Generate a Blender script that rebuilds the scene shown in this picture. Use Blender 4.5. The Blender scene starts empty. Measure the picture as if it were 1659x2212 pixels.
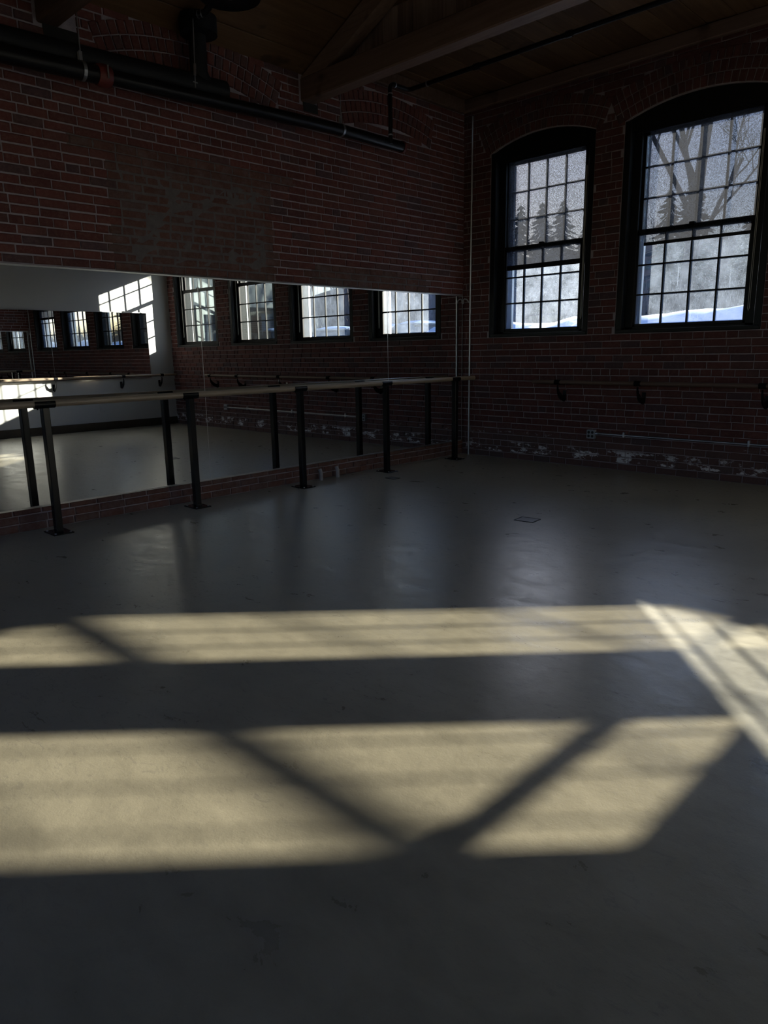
import bpy, bmesh, math, random
from mathutils import Vector, Matrix, noise as mnoise

SC = bpy.context.scene
COL = SC.collection
random.seed(7)

# ------------------------------------------------------------------ camera
CAM_P = (6.3241, -8.1458, 1.4455)
YAW, PITCH, ROLL, FPX = -0.7708, -0.2202, -0.0165, 1545.6
IW, IH = 1659.0, 2212.0
fw = Vector((math.sin(YAW)*math.cos(PITCH), math.cos(YAW)*math.cos(PITCH), math.sin(PITCH)))
r0 = Vector((math.cos(YAW), -math.sin(YAW), 0.0))
u0 = r0.cross(fw)
cr, sr = math.cos(ROLL), math.sin(ROLL)
rt = r0*cr + u0*sr
up = u0*cr - r0*sr
cam_d = bpy.data.cameras.new('camera')
cam = bpy.data.objects.new('camera', cam_d)
COL.objects.link(cam)
cam.matrix_world = Matrix(((rt.x, up.x, -fw.x, CAM_P[0]), (rt.y, up.y, -fw.y, CAM_P[1]),
                           (rt.z, up.z, -fw.z, CAM_P[2]), (0, 0, 0, 1)))
cam_d.sensor_fit = 'HORIZONTAL'
cam_d.sensor_width = 36.0
cam_d.lens = 36.0*FPX/IW
cam_d.clip_end = 400
SC.camera = cam

def project(x, y, z):
    d = Vector((x, y, z)) - Vector(CAM_P)
    c = d.dot(fw)
    if c < 0.1:
        return None
    return IW/2 + FPX*d.dot(rt)/c, IH/2 - FPX*d.dot(up)/c, c

# ------------------------------------------------------------------ colour management
SC.view_settings.view_transform = 'Standard'
SC.view_settings.look = 'None'
SC.view_settings.gamma = 1.0
SC.view_settings.use_curve_mapping = False
SC.view_settings.exposure = 0.0
SC.cycles.use_denoising = True
SC.cycles.max_bounces = 12
SC.cycles.diffuse_bounces = 5
SC.cycles.glossy_bounces = 8
SC.cycles.transparent_max_bounces = 24
SC.cycles.caustics_reflective = True
SC.cycles.caustics_refractive = False
SC.cycles.sample_clamp_indirect = 3.0

# ------------------------------------------------------------------ sky
SUN_DIR = Vector((0.872, -1.0, -0.388)).normalized()          # the way sunlight travels
world = bpy.data.worlds.new('sky')
SC.world = world
world.use_nodes = True
wn = world.node_tree
bg = wn.nodes['Background']
sky = wn.nodes.new('ShaderNodeTexSky')
sky.sky_type = 'NISHITA'
sky.sun_disc = False
sky.sun_elevation = math.radians(16.3)
sky.sun_rotation = math.atan2(-SUN_DIR.x, -SUN_DIR.y)
sky.air_density = 1.3
sky.dust_density = 0.6
tintn = wn.nodes.new('ShaderNodeMix'); tintn.data_type = 'RGBA'; tintn.blend_type = 'MULTIPLY'
tintn.inputs[0].default_value = 1.0; tintn.inputs[7].default_value = (0.86, 0.93, 1.25, 1)
wn.links.new(sky.outputs[0], tintn.inputs[6]); wn.links.new(tintn.outputs[2], bg.inputs[0])
SKY = 0.40
bg.inputs[1].default_value = SKY

# ------------------------------------------------------------------ sun
SUN_COL = (1.0, 0.92, 0.76)
SUN_E = 26.0
sd = bpy.data.lights.new('sun', 'SUN')
sd.energy = SUN_E
sd.angle = math.radians(0.6)
sd.color = SUN_COL
sun = bpy.data.objects.new('sun', sd)
COL.objects.link(sun)
sun.rotation_euler = SUN_DIR.to_track_quat('-Z', 'Y').to_euler()
sun.location = (-20, 24, 14)

# Sunlight thrown back by the wall mirror on the right: a path tracer cannot find sun > mirror > floor paths,
# so the mirrored sun is a lamp of its own, standing where the mirror shows the sun, and its beam is that of
# the mirrored windows (panes, bars, rails) bounded by the edges of the mirror.
REF_DIR = Vector((-0.992, -1.0, -0.400))
REF_E = 15.5
REF_DIST = 150.0
WALL_R = 7.85
rd = bpy.data.lights.new('mirrored_sun', 'AREA')
rd.shape = 'DISK'
rd.size = 1.5
rd.energy = REF_E*math.pi*REF_DIST**2
rd.color = (1.0, 0.90, 0.66)
rd.use_nodes = True
refl = bpy.data.objects.new('mirrored_sun', rd)
COL.objects.link(refl)
refl.location = Vector((4.2, -6.0, 0.0)) - REF_DIR.normalized()*REF_DIST
refl.rotation_euler = REF_DIR.to_track_quat('-Z', 'Y').to_euler()
_nt = rd.node_tree
_n = _nt.nodes
def _m(op, a, b=None, c=None):
    x = _n.new('ShaderNodeMath'); x.operation = op
    for i, q in enumerate((a, b, c)):
        if q is None: continue
        if isinstance(q, (int, float)): x.inputs[i].default_value = q
        else: _nt.links.new(q, x.inputs[i])
    return x.outputs[0]
_g = _n.new('ShaderNodeNewGeometry')
_p = _n.new('ShaderNodeSeparateXYZ'); _i = _n.new('ShaderNodeSeparateXYZ')
_nt.links.new(_g.outputs['Position'], _p.inputs[0]); _nt.links.new(_g.outputs['Incoming'], _i.inputs[0])
_t = _m('DIVIDE', _m('SUBTRACT', 0.15, _p.outputs[1]), _i.outputs[1])          # where the ray crosses the window plane
_wx = _m('MULTIPLY_ADD', _i.outputs[0], _t, _p.outputs[0])
_wz = _m('MULTIPLY_ADD', _i.outputs[2], _t, _p.outputs[2])
_t2 = _m('DIVIDE', _m('SUBTRACT', WALL_R, _p.outputs[0]), _i.outputs[0])       # where it leaves the mirror
_mz = _m('MULTIPLY_ADD', _i.outputs[2], _t2, _p.outputs[2])
_my = _m('MULTIPLY_ADD', _i.outputs[1], _t2, _p.outputs[1])
def _in(v, a, b): return _m('MULTIPLY', _m('GREATER_THAN', v, a), _m('LESS_THAN', v, b))
def _bar(v, c, w): return _m('GREATER_THAN', _m('ABSOLUTE', _m('SUBTRACT', v, c)), w)
def _sash(x0, x1, bars):
    k = _in(_wx, x0, x1)
    for b in bars: k = _m('MULTIPLY', k, _bar(_wx, b, 0.013))
    return k
_w = _m('MAXIMUM', _sash(10.90, 11.84, (11.03, 11.36, 11.69)), _sash(9.17, 10.00, (9.22, 9.50, 9.78)))
_w = _m('MULTIPLY', _w, _in(_wz, 1.785, 3.30))
_rail = _m('SUBTRACT', 2.747, _m('MULTIPLY', _m('LESS_THAN', _wx, 10.5), 0.038))     # its meeting rail sits a little lower in the fourth window
for _z, _h in ((_rail, 0.05), (2.05, 0.012), (2.39, 0.012), (3.06, 0.012)): _w = _m('MULTIPLY', _w, _bar(_wz, _z, _h))
_w = _m('MULTIPLY', _w, _in(_mz, 0.945, 2.18))
_nt.links.new(_m('MULTIPLY', _w, 1.0), _n['Emission'].inputs[1])

# ------------------------------------------------------------------ node helpers
def mat(name):
    m = bpy.data.materials.new(name); m.use_nodes = True
    return m, m.node_tree, m.node_tree.nodes['Principled BSDF']
class NT:
    def __init__(s, nt): s.nt = nt; s.n = nt.nodes
    def new(s, t, **k):
        x = s.n.new(t)
        for a, b in k.items(): setattr(x, a, b)
        return x
    def link(s, a, b): s.nt.links.new(a, b)
    def math(s, op, a, b=None, clamp=False):
        x = s.n.new('ShaderNodeMath'); x.operation = op; x.use_clamp = clamp
        for i, q in enumerate((a, b)):
            if q is None: continue
            if isinstance(q, (int, float)): x.inputs[i].default_value = q
            else: s.link(q, x.inputs[i])
        return x.outputs[0]
    def noise(s, scale, detail=4, rough=0.55, vec=None, dist=0.0):
        x = s.n.new('ShaderNodeTexNoise')
        x.inputs['Scale'].default_value = scale; x.inputs['Detail'].default_value = detail
        x.inputs['Roughness'].default_value = rough; x.inputs['Distortion'].default_value = dist
        if vec is not None: s.link(vec, x.inputs['Vector'])
        return x.outputs[0]
    def ramp(s, fac, stops):
        x = s.n.new('ShaderNodeValToRGB'); e = x.color_ramp.elements
        while len(e) < len(stops): e.new(0.5)
        for i, (p, c) in enumerate(stops):
            e[i].position = p; e[i].color = (c[0], c[1], c[2], 1) if not isinstance(c, (int, float)) else (c, c, c, 1)
        s.link(fac, x.inputs[0]); return x.outputs[0]
    def mix(s, f, a, b):
        x = s.n.new('ShaderNodeMix'); x.data_type = 'RGBA'
        for q, i in ((f, 0), (a, 6), (b, 7)):
            if isinstance(q, (int, float)): x.inputs[i].default_value = q
            elif isinstance(q, tuple): x.inputs[i].default_value = (*q, 1)
            else: s.link(q, x.inputs[i])
        return x.outputs[2]
    def pos(s):
        return s.n.new('ShaderNodeNewGeometry').outputs['Position']
    def scaled(s, vec, sc):
        x = s.n.new('ShaderNodeVectorMath'); x.operation = 'MULTIPLY'; s.link(vec, x.inputs[0]); x.inputs[1].default_value = sc
        return x.outputs[0]
    def bump(s, h, strength, dist, b):
        x = s.n.new('ShaderNodeBump'); x.inputs['Strength'].default_value = strength; x.inputs['Distance'].default_value = dist
        s.link(h, x.inputs['Height']); s.link(x.outputs[0], b.inputs['Normal'])

def plain(name, col, rough=0.5, metal=0.0, spec=0.5, var=0.12, scale=9.0):
    m, nt, b = mat(name); N = NT(nt)
    f = N.noise(scale, 5, 0.6, N.pos())
    lo = tuple(max(0, c*(1-var)) for c in col); hi = tuple(min(1, c*(1+var)) for c in col)
    N.link(N.ramp(f, [(0.3, lo), (0.7, hi)]), b.inputs['Base Color'])
    b.inputs['Roughness'].default_value = rough; b.inputs['Metallic'].default_value = metal
    b.inputs['Specular IOR Level'].default_value = spec
    return m

def brick_mat(name, per_object, dirty=False, back=False):
    m, nt, b = mat(name); N = NT(nt)
    if per_object: rnd = N.new('ShaderNodeObjectInfo').outputs['Random']
    else: rnd = N.new('ShaderNodeNewGeometry').outputs['Random Per Island']
    P = N.pos()
    if dirty:
        base = N.ramp(rnd, [(0.0, (0.115, 0.055, 0.046)), (0.5, (0.15, 0.066, 0.052)), (1.0, (0.12, 0.072, 0.064))])
    else:
        base = N.ramp(rnd, [(0.0, (0.105, 0.036, 0.034)), (0.35, (0.145, 0.046, 0.041)), (0.7, (0.165, 0.055, 0.047)),
                            (0.86, (0.13, 0.055, 0.050)), (0.95, (0.095, 0.055, 0.060)), (1.0, (0.09, 0.05, 0.06))])
    n1 = N.noise(38, 6, 0.7, P)
    c = N.mix(N.math('MULTIPLY', N.ramp(n1, [(0.45, 0), (0.75, 1)]), 0.35), base, (0.28, 0.17, 0.14))
    n2 = N.noise(3.0, 4, 0.6, P)
    c = N.mix(N.math('MULTIPLY', N.ramp(n2, [(0.42, 0), (0.7, 1)]), 0.45), c, (0.07, 0.035, 0.035))
    if dirty:
        n3 = N.noise(7.0, 5, 0.7, P)
        c = N.mix(N.math('MULTIPLY', N.ramp(n3, [(0.45, 0), (0.72, 1)]), 0.5), c, (0.20, 0.165, 0.165))
    if back: c = N.mix(0.35, c, (0.02, 0.01, 0.01))  # shade put into the window-wall brick colour, offsetting the fill light
    if back:                                   # flaking white paint and salts low on the window wall
        sp = N.new('ShaderNodeSeparateXYZ'); N.link(P, sp.inputs[0])
        z = sp.outputs[2]
        band = N.math('MULTIPLY', N.ramp(z, [(0.08, 0), (0.10, 1)]), N.ramp(z, [(0.20, 1), (0.25, 0)]))
        band2 = N.math('MULTIPLY', N.ramp(z, [(0.30, 0), (0.31, 1)]), N.ramp(z, [(0.37, 1), (0.38, 0)]))
        n4 = N.noise(3.4, 6, 0.75, N.scaled(P, (1.0, 1.0, 2.2)))
        f = N.math('MULTIPLY', N.ramp(n4, [(0.535, 0), (0.57, 1)]), band)
        f2 = N.math('MULTIPLY', N.ramp(n4, [(0.60, 0), (0.66, 1)]), band2)
        c = N.mix(N.math('MULTIPLY', N.ramp(z, [(0.30, 1), (0.46, 0)]), 0.45), c, (0.11, 0.085, 0.08))
        c = N.mix(N.math('MAXIMUM', f, N.math('MULTIPLY', f2, 0.6)), c, (0.62, 0.60, 0.62))
    N.link(c, b.inputs['Base Color'])
    b.inputs['Roughness'].default_value = 0.85
    b.inputs['Specular IOR Level'].default_value = 0.25
    N.bump(N.noise(60, 5, 0.7, P), 0.5, 0.004, b)
    return m

def mortar_mat(name, col, amt=1.0):
    m, nt, b = mat(name); N = NT(nt); P = N.pos()
    f = N.noise(14, 6, 0.65, P)
    N.link(N.ramp(f, [(0.3, tuple(c*0.75 for c in col)), (0.65, col)]), b.inputs['Base Color'])
    b.inputs['Roughness'].default_value = 0.95; b.inputs['Specular IOR Level'].default_value = 0.15
    N.bump(N.noise(90, 4, 0.7, P), 0.6, 0.004, b)
    return m

def wood_mat(name, a, c, axis, rough=0.55, spec=0.35, knots=True):
    m, nt, b = mat(name); N = NT(nt); P = N.pos()
    sc = [14.0, 14.0, 14.0]; sc[axis] = 0.9
    g = N.noise(1.6, 7, 0.62, N.scaled(P, tuple(sc)), 0.5)
    rnd = N.new('ShaderNodeObjectInfo').outputs['Random']
    t = N.math('ADD', N.math('MULTIPLY', g, 0.8), N.math('MULTIPLY', N.math('SUBTRACT', rnd, 0.5), 0.32))
    col = N.ramp(t, [(0.22, a), (0.62, c)])
    if knots:
        k = N.noise(2.7, 2, 0.5, P)
        col = N.mix(N.math('MULTIPLY', N.ramp(k, [(0.66, 0), (0.72, 1)]), 0.7), col, tuple(x*0.35 for x in a))
    N.link(col, b.inputs['Base Color'])
    b.inputs['Roughness'].default_value = rough; b.inputs['Specular IOR Level'].default_value = spec
    N.bump(g, 0.25, 0.004, b)
    return m

def floor_mat():
    m, nt, b = mat('sealed_concrete'); N = NT(nt); P = N.pos()
    big = N.noise(0.9, 5, 0.55, P)
    mid = N.noise(4.5, 7, 0.62, N.scaled(P, (1, 1.6, 1)), 0.4)
    fine = N.noise(150, 3, 0.6, P)
    t = N.math('ADD', N.math('MULTIPLY', big, 0.45), N.math('MULTIPLY', mid, 0.55))
    c = N.ramp(t, [(0.36, (0.245, 0.232, 0.195)), (0.5, (0.30, 0.283, 0.235)), (0.64, (0.345, 0.325, 0.27))])
    c = N.mix(N.math('MULTIPLY', N.ramp(fine, [(0.62, 0), (0.75, 1)]), 0.35), c, (0.17, 0.16, 0.14))
    v = N.new('ShaderNodeTexVoronoi'); v.inputs['Scale'].default_value = 2.3; N.link(P, v.inputs['Vector'])
    c = N.mix(N.math('MULTIPLY', N.ramp(v.outputs['Distance'], [(0.004, 1), (0.008, 0)]), 0.7), c, (0.05, 0.05, 0.05))
    sc = N.noise(11, 5, 0.75, N.scaled(P, (1, 2.4, 1)), 1.6)
    scr = N.math('MULTIPLY', N.ramp(sc, [(0.56, 0), (0.64, 1)]), N.ramp(big, [(0.40, 0), (0.58, 1)]))
    c = N.mix(N.math('MULTIPLY', scr, 0.3), c, (0.12, 0.12, 0.12))
    N.link(c, b.inputs['Base Color'])
    r = N.math('ADD', N.math('MULTIPLY', mid, 0.30), 0.17)
    r = N.math('ADD', r, N.math('MULTIPLY', scr, 0.18))
    N.link(r, b.inputs['Roughness'])
    b.inputs['Specular IOR Level'].default_value = 0.8
    h = N.math('ADD', N.math('MULTIPLY', N.noise(9, 6, 0.6, P), 0.8), N.math('MULTIPLY', fine, 0.12))
    N.bump(N.math('ADD', h, N.math('MULTIPLY', N.noise(2.6, 3, 0.5, P), 1.2)), 0.20, 0.012, b)
    return m

def glass_mat(name, haze, warm=(1, 1, 1), tint=(0.94, 0.96, 0.97), streak=0.0):
    m, nt, b = mat(name); N = NT(nt); n = nt.nodes; n.remove(b)
    out = n['Material Output']
    tr = n.new('ShaderNodeBsdfTransparent'); tr.inputs[0].default_value = (*tint, 1)
    tl = n.new('ShaderNodeBsdfTranslucent'); tl.inputs[0].default_value = (0.8*warm[0], 0.8*warm[1], 0.8*warm[2], 1)
    gl = n.new('ShaderNodeBsdfGlossy'); gl.inputs['Roughness'].default_value = 0.02
    gl.inputs[0].default_value = (0.9, 0.95, 0.95, 1)
    P = N.pos()
    f = N.noise(5, 6, 0.7, P); g = N.noise(120, 3, 0.7, P)
    hz = N.math('ADD', N.math('MULTIPLY', N.ramp(f, [(0.35, 0.35), (0.65, 1.0)]), haze), N.math('MULTIPLY', N.ramp(g, [(0.56, 0), (0.72, 1)]), haze*2.0))
    if streak:
        s2 = N.noise(3.2, 4, 0.7, N.scaled(P, (11, 1, 0.5)))
        hz = N.math('ADD', hz, N.math('MULTIPLY', N.ramp(s2, [(0.62, 0), (0.8, 1)]), streak))
    mx = n.new('ShaderNodeMixShader'); N.link(N.math('MINIMUM', hz, 0.95), mx.inputs[0]); N.link(tr.outputs[0], mx.inputs[1]); N.link(tl.outputs[0], mx.inputs[2])
    fr = n.new('ShaderNodeFresnel'); fr.inputs[0].default_value = 1.3
    m2 = n.new('ShaderNodeMixShader'); N.link(N.math('MULTIPLY', fr.outputs[0], 0.7), m2.inputs[0]); N.link(mx.outputs[0], m2.inputs[1]); N.link(gl.outputs[0], m2.inputs[2])
    N.link(m2.outputs[0], out.inputs[0])
    return m

def mesh_screen_mat():
    m, nt, b = mat('dark_mesh_fabric'); N = NT(nt); n = nt.nodes; n.remove(b)
    tr = n.new('ShaderNodeBsdfTransparent'); tr.inputs[0].default_value = (0.50, 0.52, 0.56, 1)
    tl = n.new('ShaderNodeBsdfTranslucent'); tl.inputs[0].default_value = (0.085, 0.083, 0.085, 1)
    df = n.new('ShaderNodeBsdfDiffuse'); df.inputs[0].default_value = (0.05, 0.05, 0.05, 1)
    P = N.pos(); g = N.noise(150, 3, 0.7, P)
    a = n.new('ShaderNodeMixShader'); a.inputs[0].default_value = 0.3; N.link(tl.outputs[0], a.inputs[1]); N.link(df.outputs[0], a.inputs[2])
    c = n.new('ShaderNodeMixShader'); N.link(N.ramp(g, [(0.35, 0.35), (0.65, 0.75)]), c.inputs[0]); N.link(tr.outputs[0], c.inputs[1]); N.link(a.outputs[0], c.inputs[2])
    N.link(c.outputs[0], n['Material Output'].inputs[0])
    return m

def mirror_mat():
    m, nt, b = mat('mirror_silver'); n = nt.nodes; n.remove(b)
    g = n.new('ShaderNodeBsdfGlossy'); g.inputs['Roughness'].default_value = 0.0; g.inputs[0].default_value = (0.82, 0.84, 0.85, 1)
    nt.links.new(g.outputs[0], n['Material Output'].inputs[0]); return m

M = dict(
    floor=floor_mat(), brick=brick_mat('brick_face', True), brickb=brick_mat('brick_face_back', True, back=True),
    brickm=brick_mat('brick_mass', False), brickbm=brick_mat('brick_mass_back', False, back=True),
    dirty=brick_mat('sooty_brick', True, dirty=True), dirtym=brick_mat('sooty_brick_mass', False, dirty=True),
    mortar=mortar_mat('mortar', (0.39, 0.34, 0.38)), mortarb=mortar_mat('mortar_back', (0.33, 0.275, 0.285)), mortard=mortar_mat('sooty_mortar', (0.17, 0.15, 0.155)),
    white=plain('white_paint', (0.66, 0.67, 0.66), 0.6, var=0.03, scale=1.2), black=plain('black_window_paint', (0.003, 0.0035, 0.0045), 0.45, spec=0.25),
    steel=plain('black_powder_coat', (0.006, 0.006, 0.007), 0.22, spec=0.35), pipe=plain('black_pipe_paint', (0.006, 0.006, 0.008), 0.32, spec=0.35),
    lagging=plain('black_pipe_lagging', (0.010, 0.011, 0.014), 0.6, spec=0.3), zinc=plain('galvanised_steel', (0.42, 0.43, 0.46), 0.38, metal=0.9),
    redp=plain('red_coupling_paint', (0.13, 0.02, 0.015), 0.5), alu=plain('aluminium_channel', (0.6, 0.61, 0.62), 0.3, metal=1.0),
    barre=wood_mat('barre_wood', (0.28, 0.21, 0.15), (0.44, 0.35, 0.26), 1, 0.35, 0.5, False),
    barrex=wood_mat('barre_wood_dark', (0.075, 0.042, 0.03), (0.12, 0.075, 0.055), 0, 0.4, 0.4, False),
    beam=wood_mat('old_timber', (0.085, 0.048, 0.034), (0.18, 0.11, 0.085), 0, 0.6), rafter=wood_mat('old_rafter', (0.13, 0.075, 0.05), (0.28, 0.18, 0.13), 0, 0.6),
    plank=wood_mat('ceiling_plank', (0.075, 0.036, 0.016), (0.155, 0.085, 0.042), 1, 0.6), board=wood_mat('gable_board', (0.20, 0.13, 0.10), (0.42, 0.30, 0.24), 2, 0.7),
    base=plain('dark_brown_baseboard', (0.06, 0.045, 0.03), 0.5), boxm=plain('grey_outlet_box', (0.27, 0.28, 0.31), 0.5), hole=plain('black_socket', (0.006, 0.006, 0.006), 0.6),
    glass=glass_mat('window_glass', 0.004), dusty=glass_mat('dusty_glass', 0.10, (0.78, 0.90, 1.12), streak=0.06), dusty2=glass_mat('dusty_glass_streaked', 0.055, (0.76, 0.90, 1.14), streak=0.05),
    screen=mesh_screen_mat(), mirror=mirror_mat(), lidm=plain('worn_floor_box_lid', (0.14, 0.14, 0.14), 0.4),
    snow=plain('snow', (0.36, 0.46, 0.62), 0.85, spec=0.1, var=0.04, scale=3), bark=plain('grey_bark', (0.07, 0.058, 0.05), 0.95, spec=0.0, var=0.35, scale=4),  # snow base is blued and darkened: skylit shade put into its colour
    barkw=plain('pale_bark', (0.20, 0.13, 0.08), 0.95, spec=0.0, var=0.25, scale=3), needles=plain('dark_needles', (0.035, 0.045, 0.030), 0.95, spec=0.0, var=0.4, scale=2),
    brush=plain('brown_brush', (0.055, 0.043, 0.036), 0.95, spec=0.0, var=0.5, scale=2), siding=plain('pale_siding', (0.11, 0.125, 0.13), 0.7, spec=0.1, var=0.04),
    carw=plain('white_car_paint', (0.6, 0.62, 0.65), 0.25), carg=plain('blue_grey_car_paint', (0.10, 0.14, 0.20), 0.25), carglass=plain('dark_car_glass', (0.02, 0.025, 0.03), 0.08),
    tyre=plain('tyre_rubber', (0.015, 0.015, 0.015), 0.8), putty=plain('grey_putty', (0.32, 0.31, 0.33), 0.8), bulb=plain('frosted_lens', (0.25, 0.25, 0.25), 0.3),
    litter=plain('leaf_litter', (0.03, 0.024, 0.02), 0.95, spec=0.0, var=0.5, scale=1.5),
    cord=plain('pale_bead_chain', (0.55, 0.53, 0.48), 0.4),
)

# ------------------------------------------------------------------ mesh helpers
class MB:
    def __init__(s): s.v = []; s.f = []
    def add(s, vs, fs):
        o = len(s.v); s.v += [tuple(p) for p in vs]; s.f += [tuple(i+o for i in f) for f in fs]; return s
    def box(s, a, b):
        x0, y0, z0 = a; x1, y1, z1 = b
        return s.add([(x0,y0,z0),(x1,y0,z0),(x1,y1,z0),(x0,y1,z0),(x0,y0,z1),(x1,y0,z1),(x1,y1,z1),(x0,y1,z1)],
                     [(0,3,2,1),(4,5,6,7),(0,1,5,4),(1,2,6,5),(2,3,7,6),(3,0,4,7)])
    def bbox(s, a, b, c=0.004):
        """box with chamfered edges"""
        bm = bmesh.new()
        mn = Vector([min(p, q) for p, q in zip(a, b)]); mx = Vector([max(p, q) for p, q in zip(a, b)])
        bmesh.ops.create_cube(bm, size=1.0)
        for v in bm.verts: v.co = Vector([mn[i] + (v.co[i]+0.5)*(mx[i]-mn[i]) for i in range(3)])
        c = min(c, 0.45*min(mx[i]-mn[i] for i in range(3)))
        bmesh.ops.bevel(bm, geom=list(bm.edges), offset=c, segments=1, affect='EDGES', profile=0.5)
        s.add([v.co[:] for v in bm.verts], [tuple(v.index for v in f.verts) for f in bm.faces]); bm.free(); return s
    def tube(s, pts, rad, n=10, cap=True):
        pts = [Vector(p) for p in pts]
        rs = rad if isinstance(rad, (list, tuple)) else [rad]*len(pts)
        o = len(s.v); ref = None
        for k, p in enumerate(pts):
            d = (pts[min(k+1, len(pts)-1)] - pts[max(k-1, 0)]).normalized()
            if ref is None:
                ref = Vector((0, 0, 1)) if abs(d.z) < 0.9 else Vector((1, 0, 0))
            a = (ref - d*ref.dot(d)).normalized(); ref = a
            b = d.cross(a)
            for j in range(n):
                t = 2*math.pi*j/n
                s.v.append(tuple(p + (a*math.cos(t) + b*math.sin(t))*rs[k]))
        for k in range(len(pts)-1):
            for j in range(n):
                a0 = o+k*n+j; a1 = o+k*n+(j+1) % n
                s.f.append((a0, a1, a1+n, a0+n))
        if cap:
            s.f.append(tuple(o+j for j in reversed(range(n)))); s.f.append(tuple(o+(len(pts)-1)*n+j for j in range(n)))
        return s
    def prism(s, poly, axis, a, b):
        """poly of 2-D points extruded along axis from a to b (axis 0: poly=(y,z), 1: (x,z), 2: (x,y))"""
        def P(p, t):
            return (t, p[0], p[1]) if axis == 0 else (p[0], t, p[1]) if axis == 1 else (p[0], p[1], t)
        n = len(poly)
        vs = [P(p, a) for p in poly] + [P(p, b) for p in poly]
        fs = [tuple(range(n)), tuple(range(2*n-1, n-1, -1))] + [(i, i+n, (i+1) % n+n, (i+1) % n) for i in range(n)]
        return s.add(vs, fs)
    def mesh(s, name, m, smooth=False):
        me = bpy.data.meshes.new(name); me.from_pydata(s.v, [], s.f); me.update()
        bm = bmesh.new(); bm.from_mesh(me); bmesh.ops.recalc_face_normals(bm, faces=bm.faces); bm.to_mesh(me); bm.free()
        if smooth:
            me.polygons.foreach_set('use_smooth', [True]*len(me.polygons))
            try: me.set_sharp_from_angle(angle=math.radians(40))
            except Exception: pass
        me.materials.append(m)
        return me
    def build(s, name, m, parent=None, smooth=False):
        o = bpy.data.objects.new(name, s.mesh(name, m, smooth))
        COL.objects.link(o)
        if parent is not None: o.parent = parent
        return o

def put(name, me, parent):
    o = bpy.data.objects.new(name, me); COL.objects.link(o); o.parent = parent; return o
def tag(o, label, cat, group=None):
    o['label'] = label; o['category'] = cat
    if group: o['group'] = group
    return o
def root(name, label, cat, group=None, loc=None):
    o = bpy.data.objects.new(name, None); COL.objects.link(o); o.empty_display_size = 0.1
    if loc: o.location = loc
    return tag(o, label, cat, group)
def structure(o): o['kind'] = 'structure'; return o
def sroot(name):
    o = bpy.data.objects.new(name, None); COL.objects.link(o); o.empty_display_size = 0.1
    return structure(o)

# ------------------------------------------------------------------ room dimensions
CEIL_L = 4.27      # eave height at the mirror wall
SLOPE = 0.45
FLAT = 4.60        # flat ceiling of the end bay
YF = -11.6         # wall behind the camera
TR1 = (-2.78, -2.58)
WINS = [  # outer x0,x1, glass x0,x1
    (0.44, 1.895, 0.632, 1.692), (2.25, 3.845, 2.44, 3.625), (4.22, 5.65, 4.42, 5.46), (6.08, 7.62, 6.28, 7.42)]
Z_OUT0, Z_G0, Z_RAIL0, Z_RAIL1, Z_G1, Z_SPR, RISE = 1.61, 1.715, 2.690, 2.757, 3.742, 3.89, 0.145
WT = 0.33          # thickness of the window wall

# floor
structure(MB().box((-0.4, YF-0.3, -0.2), (WALL_R+0.3, 0.0, 0.0)).build('floor', M['floor']))

# left wall (mortar bed), right wall, wall behind the camera
wall_left = structure(MB().box((-0.35, YF, 0.0), (0.0, 0.0, 4.75)).build('wall_left', M['mortar']))
def roof_z(x): return CEIL_L + SLOPE*min(x, WALL_R-x)
wall_right = structure(MB().box((WALL_R, YF, 0.0), (WALL_R+0.25, WT, 4.75)).build('wall_right', M['white']))
FILL_WINS = [(1.2, 2.6), (3.3, 4.7), (5.4, 6.8)]  # added openings in the unseen wall, for cool fill daylight
fz0, fz1 = 1.5, 3.9
fwb = MB().box((-0.35, YF-0.25, 0), (WALL_R+0.25, YF, fz0)).prism([(-0.35, fz1), (WALL_R+0.25, fz1), (WALL_R+0.25, 4.75), (WALL_R/2, 6.4), (-0.35, 4.75)], 1, YF-0.25, YF)
fe = [-0.35] + [e for w in FILL_WINS for e in w] + [WALL_R+0.25]
for k in range(0, len(fe), 2): fwb.box((fe[k], YF-0.25, fz0), (fe[k+1], YF, fz1))
structure(fwb.build('wall_front', M['white']))
structure(MB().bbox((WALL_R-0.022, YF, 0.0), (WALL_R, -0.012, 0.155), 0.006).build('baseboard_right', M['base']))

# window wall with arched openings
def arc_pts(x0, x1, z0, rise, n=14):
    h = (x1-x0)/2; R = (h*h+rise*rise)/(2*rise); cx = (x0+x1)/2; cz = z0+rise-R
    a = math.asin(h/R)
    return [(cx+R*math.sin(-a+2*a*k/n), cz+R*math.cos(-a+2*a*k/n)) for k in range(n+1)], (cx, cz, R)
wb = MB()
ztop = 4.75
wb.box((-0.35, 0.0, 0.0), (WALL_R+0.1, WT, Z_OUT0))
edges = [-0.35] + [e for w in WINS for e in (w[0], w[1])] + [WALL_R+0.1]
for k in range(0, len(edges), 2):
    wb.box((edges[k], 0.0, Z_OUT0), (edges[k+1], WT, ztop))
for w in WINS:
    pts, _ = arc_pts(w[0], w[1], Z_SPR, RISE)
    for k in range(len(pts)-1):
        (xa, za), (xb, zb) = pts[k], pts[k+1]
        wb.prism([(xa, za), (xb, zb), (xb, ztop), (xa, ztop)], 1, 0.0, WT)
wall_back = structure(wb.build('wall_back', M['mortarb']))

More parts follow.
